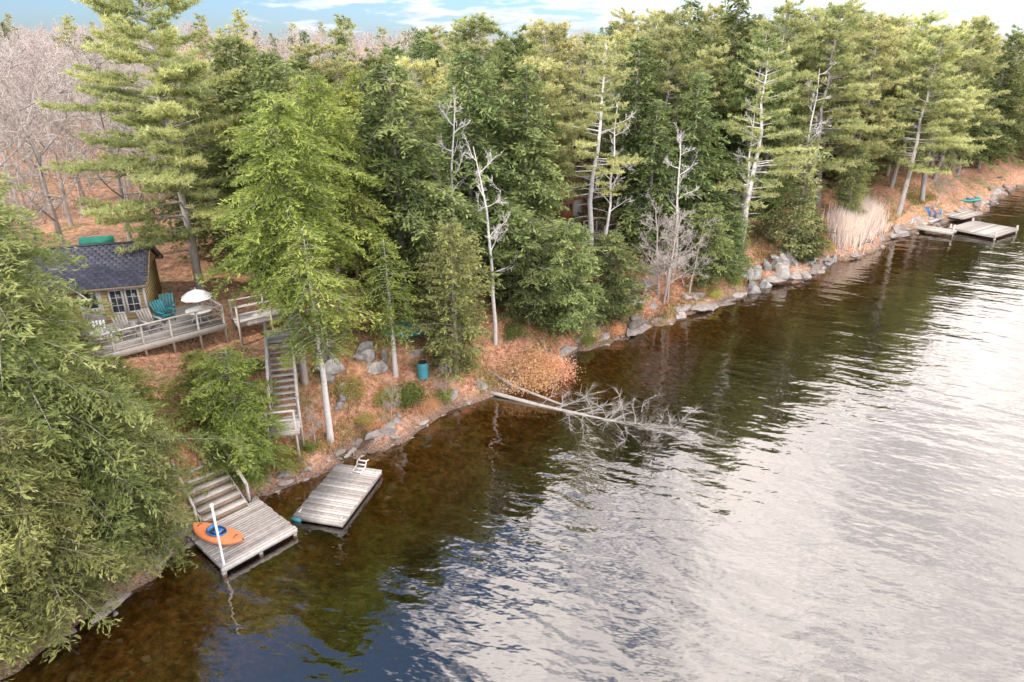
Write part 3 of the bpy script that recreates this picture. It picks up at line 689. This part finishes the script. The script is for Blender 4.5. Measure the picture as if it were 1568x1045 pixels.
# ---------------------------------------------------------------- cottage deck
mb=MB(); C=np.array([-15.0,33.3,0]); e=np.array([.71,.704,0]); n_=np.array([-.704,.71,0]); an=math.atan2(.704,.71); R=Rz(an)
cc=C-e*4.0+n_*2.1; deckmesh(mb,cc[:2],an,8.0,4.2,4.9,rngs=11)
box(mb,C-e*4-n_*.02+UP*4.73,(8.06,.05,.3),R,0,.9)
for i in range(7):
    q=C-e*(i*1.32+.05)+n_*.06; g=H1(q[0],q[1]); beam(mb,q+UP*(g-.3),q+UP*5.85,.1,.1,0,.85)
for zz,w in((5.86,.14),(5.5,.05),(5.2,.05)): beam(mb,C-n_*(-.06)+UP*zz,C-e*8+n_*.06+UP*zz,w,.045,0,.9)
for i in range(4):
    q=C+n_*(i*1.3+.1)-e*.05; g=H1(q[0],q[1]); beam(mb,q+UP*(g-.3),q+UP*5.85,.1,.1,0,.85)
for zz,w in((5.86,.14),(5.5,.05),(5.2,.05)): beam(mb,C-e*.05+n_*.1+UP*zz,C-e*.05+n_*4.1+UP*zz,w,.045,0,.9)
for i in range(28):
    q=C-e*(i*.28+.3)+n_*.2; g=H1(q[0],q[1]); beam(mb,q+UP*(g-.1),q-e*.6+UP*4.7,.03,.03,1,.4); beam(mb,q-e*.6+UP*(g-.1),q+UP*4.7,.03,.03,1,.4)
obj('cottage_deck',mb.mesh('cottage_deck',[M_wood,M_wood2]))
def on(a,b,z=4.9): q=C-e*a+n_*b; return (q[0],q[1],z)
mb=MB(); th=np.linspace(0,2*math.pi,29)[:-1]
top=np.stack([np.cos(th)*.66,np.sin(th)*.66,np.full(28,.74)],1); bot=top-UP*.04
mb.add(np.vstack([top,bot]),[(i,(i+1)%28,(i+1)%28+28,i+28) for i in range(28)],0,.8)
mb.add(top,[list(range(28))],0,.9); mb.add(bot[::-1],[list(range(28))],0,.5)
for k in range(4): tube(mb,[(math.cos(k*1.57)*.1,math.sin(k*1.57)*.1,.7),(math.cos(k*1.57)*.5,math.sin(k*1.57)*.5,0)],.025,6,1,.5)
tube(mb,[(0,0,.74),(0,0,.8)],.04,8,1,.4)
obj('round_patio_table',mb.mesh('round_patio_table',[M_white,M_metal]),on(.9,.9))
mb=MB()
V=[(0,0,.5)]+[(math.cos(i*math.pi/4)*.55,math.sin(i*math.pi/4)*.55,.34) for i in range(8)]+[(math.cos(i*math.pi/4)*1.0,math.sin(i*math.pi/4)*1.0,.08) for i in range(8)]+[(math.cos((i+.5)*math.pi/4)*.9,math.sin((i+.5)*math.pi/4)*.9,.03) for i in range(8)]
V=np.array(V)*np.array([.8,.8,1])+UP*1.35
mb.add(V,[(0,1+i,1+(i+1)%8) for i in range(8)],0,.7); mb.add(V,[(1+i,9+i,17+i) for i in range(8)]+[(1+i,17+i,1+(i+1)%8) for i in range(8)]+[(1+(i+1)%8,17+i,9+(i+1)%8) for i in range(8)],0,.9)
tube(mb,[(0,0,0),(0,0,1.95)],.025,8,1,.5)
obj('patio_umbrella',mb.mesh('patio_umbrella',[M_white,M_metal]),on(.9,.9))
def chair(mat,name,a,b,rz):
    mb=MB()
    for i in range(5):
        x=-.26+i*.13; beam(mb,(x,.25,.32),(x*1.15,.62,1.05-.12*abs(x)),.11,.022,0,.3+.1*i)
    for i in range(5): box(mb,(0,-.3+i*.13,.38-.022*i),(.56,.11,.025),None,0,.5)
    for s in(-1,1):
        box(mb,(s*.36,-.02,.6),(.13,.78,.025),None,0,.6); beam(mb,(s*.31,-.32,0),(s*.31,-.32,.59),.09,.03,0,.4)
        beam(mb,(s*.29,-.35,.36),(s*.29,.55,.03),.03,.12,0,.4); beam(mb,(s*.31,.35,.1),(s*.31,.35,.59),.07,.03,0,.4)
    obj(name,mb.mesh(name,[mat]),on(a,b),rz)
chair(M_teal,'adirondack_chair',2.1,2.5,an+.3); chair(M_teal,'adirondack_chair',1.7,3.3,an-.4)
chair(M_wood,'adirondack_chair',4.3,1.5,an+.1); chair(M_white,'adirondack_chair',5.5,1.4,an-.2); chair(M_wood,'adirondack_chair',3.1,1.6,an+.2)
mb=MB(); box(mb,(0,0,.42),(.9,.55,.04),None,0,.7)
for sx in(-1,1):
    for sy in(-1,1): box(mb,(sx*.38,sy*.2,.2),(.06,.06,.4),None,0,.5)
obj('patio_side_table',mb.mesh('side_table',[M_wood]),on(3.8,2.4),an)

# ---------------------------------------------------------------- cottage
cot=bpy.data.objects.new('lake_cottage',None); scene.collection.objects.link(cot)
cot.location=(-19.3,33.9,4.9); cot.rotation_euler=(0,0,rad(18))
W,D,Hh,RI=5.5,4.8,2.15,1.35
mb=MB(); box(mb,(-W/2,D/2,Hh/2-.4),(W,D,Hh+.8),None,0,.5)
for x in(0.0,-W):
    v=[(x-.06,0.0,Hh),(x-.06,D,Hh),(x-.06,D/2,Hh+RI),(x+.06,0,Hh),(x+.06,D,Hh),(x+.06,D/2,Hh+RI)]
    mb.add(v,[(0,1,2),(3,5,4)],0,.6); mb.add(v,[(0,2,5,3),(1,4,5,2)],0,.6)
for i in range(12):
    z=.12+i*.18; box(mb,(-W/2,-.008,z),(W+.02,.02,.012),None,1,.5); box(mb,(.008,D/2,z),(.02,D,.012),None,1,.5)
for x in(0.02,-W-.02):
    box(mb,(x,-.01,Hh/2),(.12,.1,Hh),None,2,.6)
obj('walls',mb.mesh('walls',[M_wall,M_dark,M_white]),parent=cot)
mb=MB(); ov=.4
sl=math.atan2(RI,D/2); LL=(D/2+ov)/math.cos(sl)
for sd in(-1,1):
    nrow=15
    for i in range(nrow):
        t=(i+.5)/nrow; yy=D/2+sd*(D/2+ov)*t; zz=Hh+RI+.08-math.tan(sl)*(D/2+ov)*t
        c,s=math.cos(sl*-sd),math.sin(sl*-sd); Rr=np.array([[1,0,0],[0,c,-s],[0,s,c]])
        m=18
        for j in range(m):
            x=-W-.35+(j+.5+(.5 if i%2 else 0))*(W+.7)/(m+.5)
            box(mb,(x,yy,zz+.012),((W+.7)/(m+.5)-.006,LL/nrow*1.12,.03+.012*rng.rand()),Rr@np.array([[1,0,0],[0,math.cos(.05*sd),math.sin(.05*sd)],[0,-math.sin(.05*sd),math.cos(.05*sd)]]),0,.15+.7*rng.rand())
    for x in(.37,-W-.37):
        beam(mb,(x,D/2,Hh+RI+.02),(x,D/2+sd*(D/2+ov),Hh+.02-math.tan(sl)*ov),.04,.16,1,.5)
    box(mb,(-W/2,D/2+sd*(D/2+ov),Hh-math.tan(sl)*ov+.0),(W+.7,.04,.14),None,1,.5)
box(mb,(-W/2,D/2,Hh+RI+.12),(W+.72,.22,.05),None,0,.4)
obj('roof',mb.mesh('roof',[M_roof,M_wood2]),parent=cot)
mb=MB()
def win(x0,x1,z0,z1,nx,nz):
    box(mb,((x0+x1)/2,-.03,(z0+z1)/2),(x1-x0,.04,z1-z0),None,1,.5)
    for x in(x0,x1): box(mb,(x,-.05,(z0+z1)/2),(.09,.07,z1-z0+.09),None,0,.8)
    for z in(z0,z1): box(mb,((x0+x1)/2,-.052,z),(x1-x0-.09,.07,.09),None,0,.8)
    for i in range(1,nx): box(mb,(x0+(x1-x0)*i/nx,-.055,(z0+z1)/2),(.035,.03,z1-z0-.09),None,0,.8)
    for i in range(1,nz): box(mb,((x0+x1)/2,-.057,z0+(z1-z0)*i/nz),(x1-x0-.09,.03,.035),None,0,.8)
win(-.85,-.25,.5,1.75,2,3); win(-1.6,-1.0,.5,1.75,2,3); win(-4.9,-3.6,.8,1.75,4,2)
obj('windows',mb.mesh('windows',[M_white,M_glass]),parent=cot)
mb=MB(); box(mb,(-2.5,-.03,1.0),(.9,.05,1.98),None,0,.6); box(mb,(-2.5,-.065,1.35),(.6,.03,.9),None,1,.4); box(mb,(-2.17,-.08,1.0),(.04,.06,.12),None,2,.5)
for x in(-2.98,-2.02): box(mb,(x,-.05,1.02),(.07,.07,2.04),None,0,.9)
obj('door',mb.mesh('door',[M_white,M_glass,M_metal]),parent=cot)
mb=MB(); beam(mb,(-3.2,-.1,2.1),(-2.2,-1.2,1.6),.07,.07,0,.9); beam(mb,(-3.4,-.5,0),(-3.4,-.5,2.0),.12,.12,0,.7)
obj('porch_brace',mb.mesh('porch_brace',[M_wood]),parent=cot)

# ---------------------------------------------------------------- small things on the bank
mb=MB(); zz=np.linspace(0,.9,9); rr=.29+.02*np.sin(zz*20); tube(mb,np.stack([zz*0,zz*0,zz],1),rr,18,0,.7)
for z in(.25,.6): tube(mb,[(0,0,z),(0,0,z+.05)],.325,18,0,.9)
tube(mb,[(0,0,.9),(0,0,.93)],.25,18,1,.4)
plant('rain_barrel',mb.mesh('rain_barrel',[M_teal,M_dark]),-4.85,33.6)
def covered_boat(L,W,Hh,mat):
    mb=MB(); n=13;k=9; V=[]
    for i in range(n):
        t=-1+2*i/(n-1); w=W/2*(1-max(0,t)**2.5*.9)*(1-max(0,-t)**8*.3)
        for j in range(k):
            s=-1+2*j/(k-1); V.append((t*L/2,s*w,Hh*(1-.55*abs(s)**1.6)+.04*math.sin(i*2.1+j)))
        V.append((t*L/2,w*.7,0)); V.append((t*L/2,-w*.7,0))
    q=k+2; f=[]
    order=list(range(k))+[k,k+1]
    for i in range(n-1):
        for j in range(q):
            a_=order[j];b_=order[(j+1)%q]; f.append((i*q+a_,i*q+b_,(i+1)*q+b_,(i+1)*q+a_))
    mb.add(V,f,0,.5); mb.add(V,[[o_ for o_ in order],[(n-1)*q+o_ for o_ in order]],0,.4)
    return mb.mesh('boat',[mat],False)
plant('tarp_covered_boat',covered_boat(3.8,1.5,.9,M_teal),-5.8,37.0,rad(25),1)
plant('green_tarp_boat',covered_boat(3.0,1.3,1.0,M_green),-28.6,46,rad(20),.7)
mb=MB(); lz=H1(7.4,52.6)+1.2; deckmesh(mb,(7.4,52.6),rad(42),3.2,2.2,lz,rngs=21); R=Rz(rad(42))
for sx in(-1.5,0,1.5):
    for sy in(-1.05,1.05):
        q=R@np.array([sx,sy,0])+np.array([7.4,52.6,0]); beam(mb,q+UP*(lz-2.2),q+UP*(lz+.95),.1,.1,0,.8)
for sy in(-1.05,1.05):
    for z in(.5,.95): beam(mb,R@np.array([-1.5,sy,0])+np.array([7.4,52.6,lz+z]),R@np.array([1.5,sy,0])+np.array([7.4,52.6,lz+z]),.1,.05,0,.9)
obj('lookout_deck',mb.mesh('lookout_deck',[M_wood]))
shed=bpy.data.objects.new('garden_shed',None); scene.collection.objects.link(shed); shed.location=(5.0,57.8,H1(5,57.8)); shed.rotation_euler=(0,0,rad(25))
mb=MB(); box(mb,(0,0,1),(2.4,2.2,2.2),None,0,.5); mb.add([(-1.2,-1.1,2.1),(1.2,-1.1,2.1),(0,-1.1,2.9),(-1.2,1.1,2.1),(1.2,1.1,2.1),(0,1.1,2.9)],[(0,1,2),(3,5,4)],0,.5)
obj('walls',mb.mesh('shed_walls',[M_shed]),parent=shed)
mb=MB()
for s in(-1,1): beam(mb,(0,0,2.95),(s*1.5,0,1.98),2.6,.06,0,.5)
obj('roof',mb.mesh('shed_roof',[M_wood2]),parent=shed)
mb=MB(); box(mb,(0,-1.12,1.0),(.8,.05,1.8),None,0,.7); box(mb,(-.8,-1.12,1.4),(.45,.05,.5),None,1,.7)
obj('door',mb.mesh('shed_door',[M_white,M_glass]),parent=shed)
mb=MB(); deckmesh(mb,(50.9,72.6),rad(35),5.8,4.6,.45,pw=.3,rngs=31); R=Rz(rad(35))
for sx in(-2.6,2.6):
    for sy in(-2.2,2.2):
        q=R@np.array([sx,sy,0])+np.array([50.9,72.6,0]); beam(mb,q-UP*1.2,q+UP*.8,.16,.16,0,.5)
obj('floating_dock',mb.mesh('floating_dock',[M_wood]))
mb=MB(); deckmesh(mb,(45.0,72.6),rad(-48),5.0,1.6,.5,pw=.2,rngs=32); deckmesh(mb,(46.6,75.8),rad(40),5.5,1.5,.65,pw=.2,rngs=33)
deckmesh(mb,(52.6,79.2),rad(35),5,2.4,.6,pw=.3,rngs=34)
for x,y in((43.6,73.6),(46.6,70.9),(44.9,74.7),(49.5,78.2)): beam(mb,(x,y,-1.2),(x,y,1.2),.16,.16,0,.6)
obj('boat_dock',mb.mesh('boat_dock',[M_wood]))
obj('blue_canoe',kayak(3.6,.9,.45),(45.2,76.4,1.0),rad(30)).data.materials[0]=M_blue
obj('green_canoe',kayak(3.6,.9,.45),(56.2,83.8,1.2),rad(20)).data.materials[0]=M_green
for x,y,rz in((47.4,76.8,.4),(48.7,77.6,.9)):
    mb=MB()
    for i in range(5): beam(mb,(-.26+i*.13,.25,.32),((-.26+i*.13)*1.15,.62,1.05),.11,.022,0,.4)
    box(mb,(0,0,.36),(.56,.6,.03),None,0,.5)
    for s in(-1,1): box(mb,(s*.36,0,.6),(.12,.75,.025),None,0,.6); box(mb,(s*.33,-.3,.3),(.06,.06,.6),None,0,.5); box(mb,(s*.33,.3,.3),(.06,.06,.6),None,0,.5)
    obj('adirondack_chair',mb.mesh('dock_chair',[M_blue]),(x,y,.66),rz)

# ---------------------------------------------------------------- world and sun
az=(-.62,-.66); el=34
w=bpy.data.worlds.new('World'); scene.world=w; w.use_nodes=True; nt=w.node_tree; nt.nodes.clear()
out=N(nt,'ShaderNodeOutputWorld'); bg=N(nt,'ShaderNodeBackground'); bg.inputs[1].default_value=.145
sky=N(nt,'ShaderNodeTexSky'); sky.sky_type='NISHITA'; sky.sun_disc=False; sky.sun_elevation=rad(el); sky.sun_rotation=math.atan2(az[0],az[1]); sky.dust_density=.6; sky.ozone_density=2.0
tc=N(nt,'ShaderNodeTexCoord'); sx=N(nt,'ShaderNodeSeparateXYZ'); nt.links.new(tc.outputs['Generated'],sx.inputs[0])
zp=math_(nt,'ADD',math_(nt,'MAXIMUM',sx.outputs[2],0.0),.14)
cb=N(nt,'ShaderNodeCombineXYZ'); nt.links.new(math_(nt,'DIVIDE',sx.outputs[0],zp),cb.inputs[0]); nt.links.new(math_(nt,'DIVIDE',sx.outputs[1],zp),cb.inputs[1])
n=noise(nt,cb.outputs[0],2.3,5,.55); nB=noise(nt,cb.outputs[0],3.1,3,.6)
f=math_(nt,'ADD',n,math_(nt,'MULTIPLY',sx.outputs[0],.40))
mask=ramp(nt,f,[(.43,(0,0,0)),(.55,(1,1,1))])
mask=mixc(nt,1.0,mask,ramp(nt,sx.outputs[2],[(.02,(.5,.5,.5)),(.3,(1,1,1))]),'MULTIPLY')
hi=ramp(nt,sx.outputs[2],[(0,(.33,.335,.345)),(.12,(.55,.55,.55)),(.35,(1,1,1))])
cl=mixc(nt,1.0,(29.,27.,26.2),hi,'MULTIPLY')
cl=mixc(nt,1.0,cl,ramp(nt,nB,[(.3,(.5,.51,.55)),(.6,(1,1,1))]),'MULTIPLY')
tint=ramp(nt,sx.outputs[2],[(0,(.30,.37,.52)),(.1,(.34,.43,.6)),(.5,(.95,.95,.92))])
skc=mixc(nt,1.0,sky.outputs[0],tint,'MULTIPLY'); skc=mixc(nt,1.0,skc,(2.3,2.3,2.3),'MULTIPLY')
c=mixc(nt,mask,skc,cl)
nt.links.new(c,bg.inputs[0]); nt.links.new(bg.outputs[0],out.inputs[0])
S=bpy.data.lights.new('sun','SUN'); S.energy=3.6; S.angle=rad(3); S.color=(1,.91,.77)
so=bpy.data.objects.new('sun',S); scene.collection.objects.link(so)
v=Vector((az[0],az[1],math.tan(rad(el))*math.hypot(*az))); so.rotation_euler=v.to_track_quat('Z','Y').to_euler()

# ---------------------------------------------------------------- camera
cam=bpy.data.cameras.new('camera'); cam.lens=24; cam.sensor_width=36; cam.clip_end=3000
co=bpy.data.objects.new('camera',cam); scene.collection.objects.link(co); co.location=(0,0,18); co.rotation_euler=(rad(67),0,0)
scene.camera=co
print('near',nnear,'far',nf)
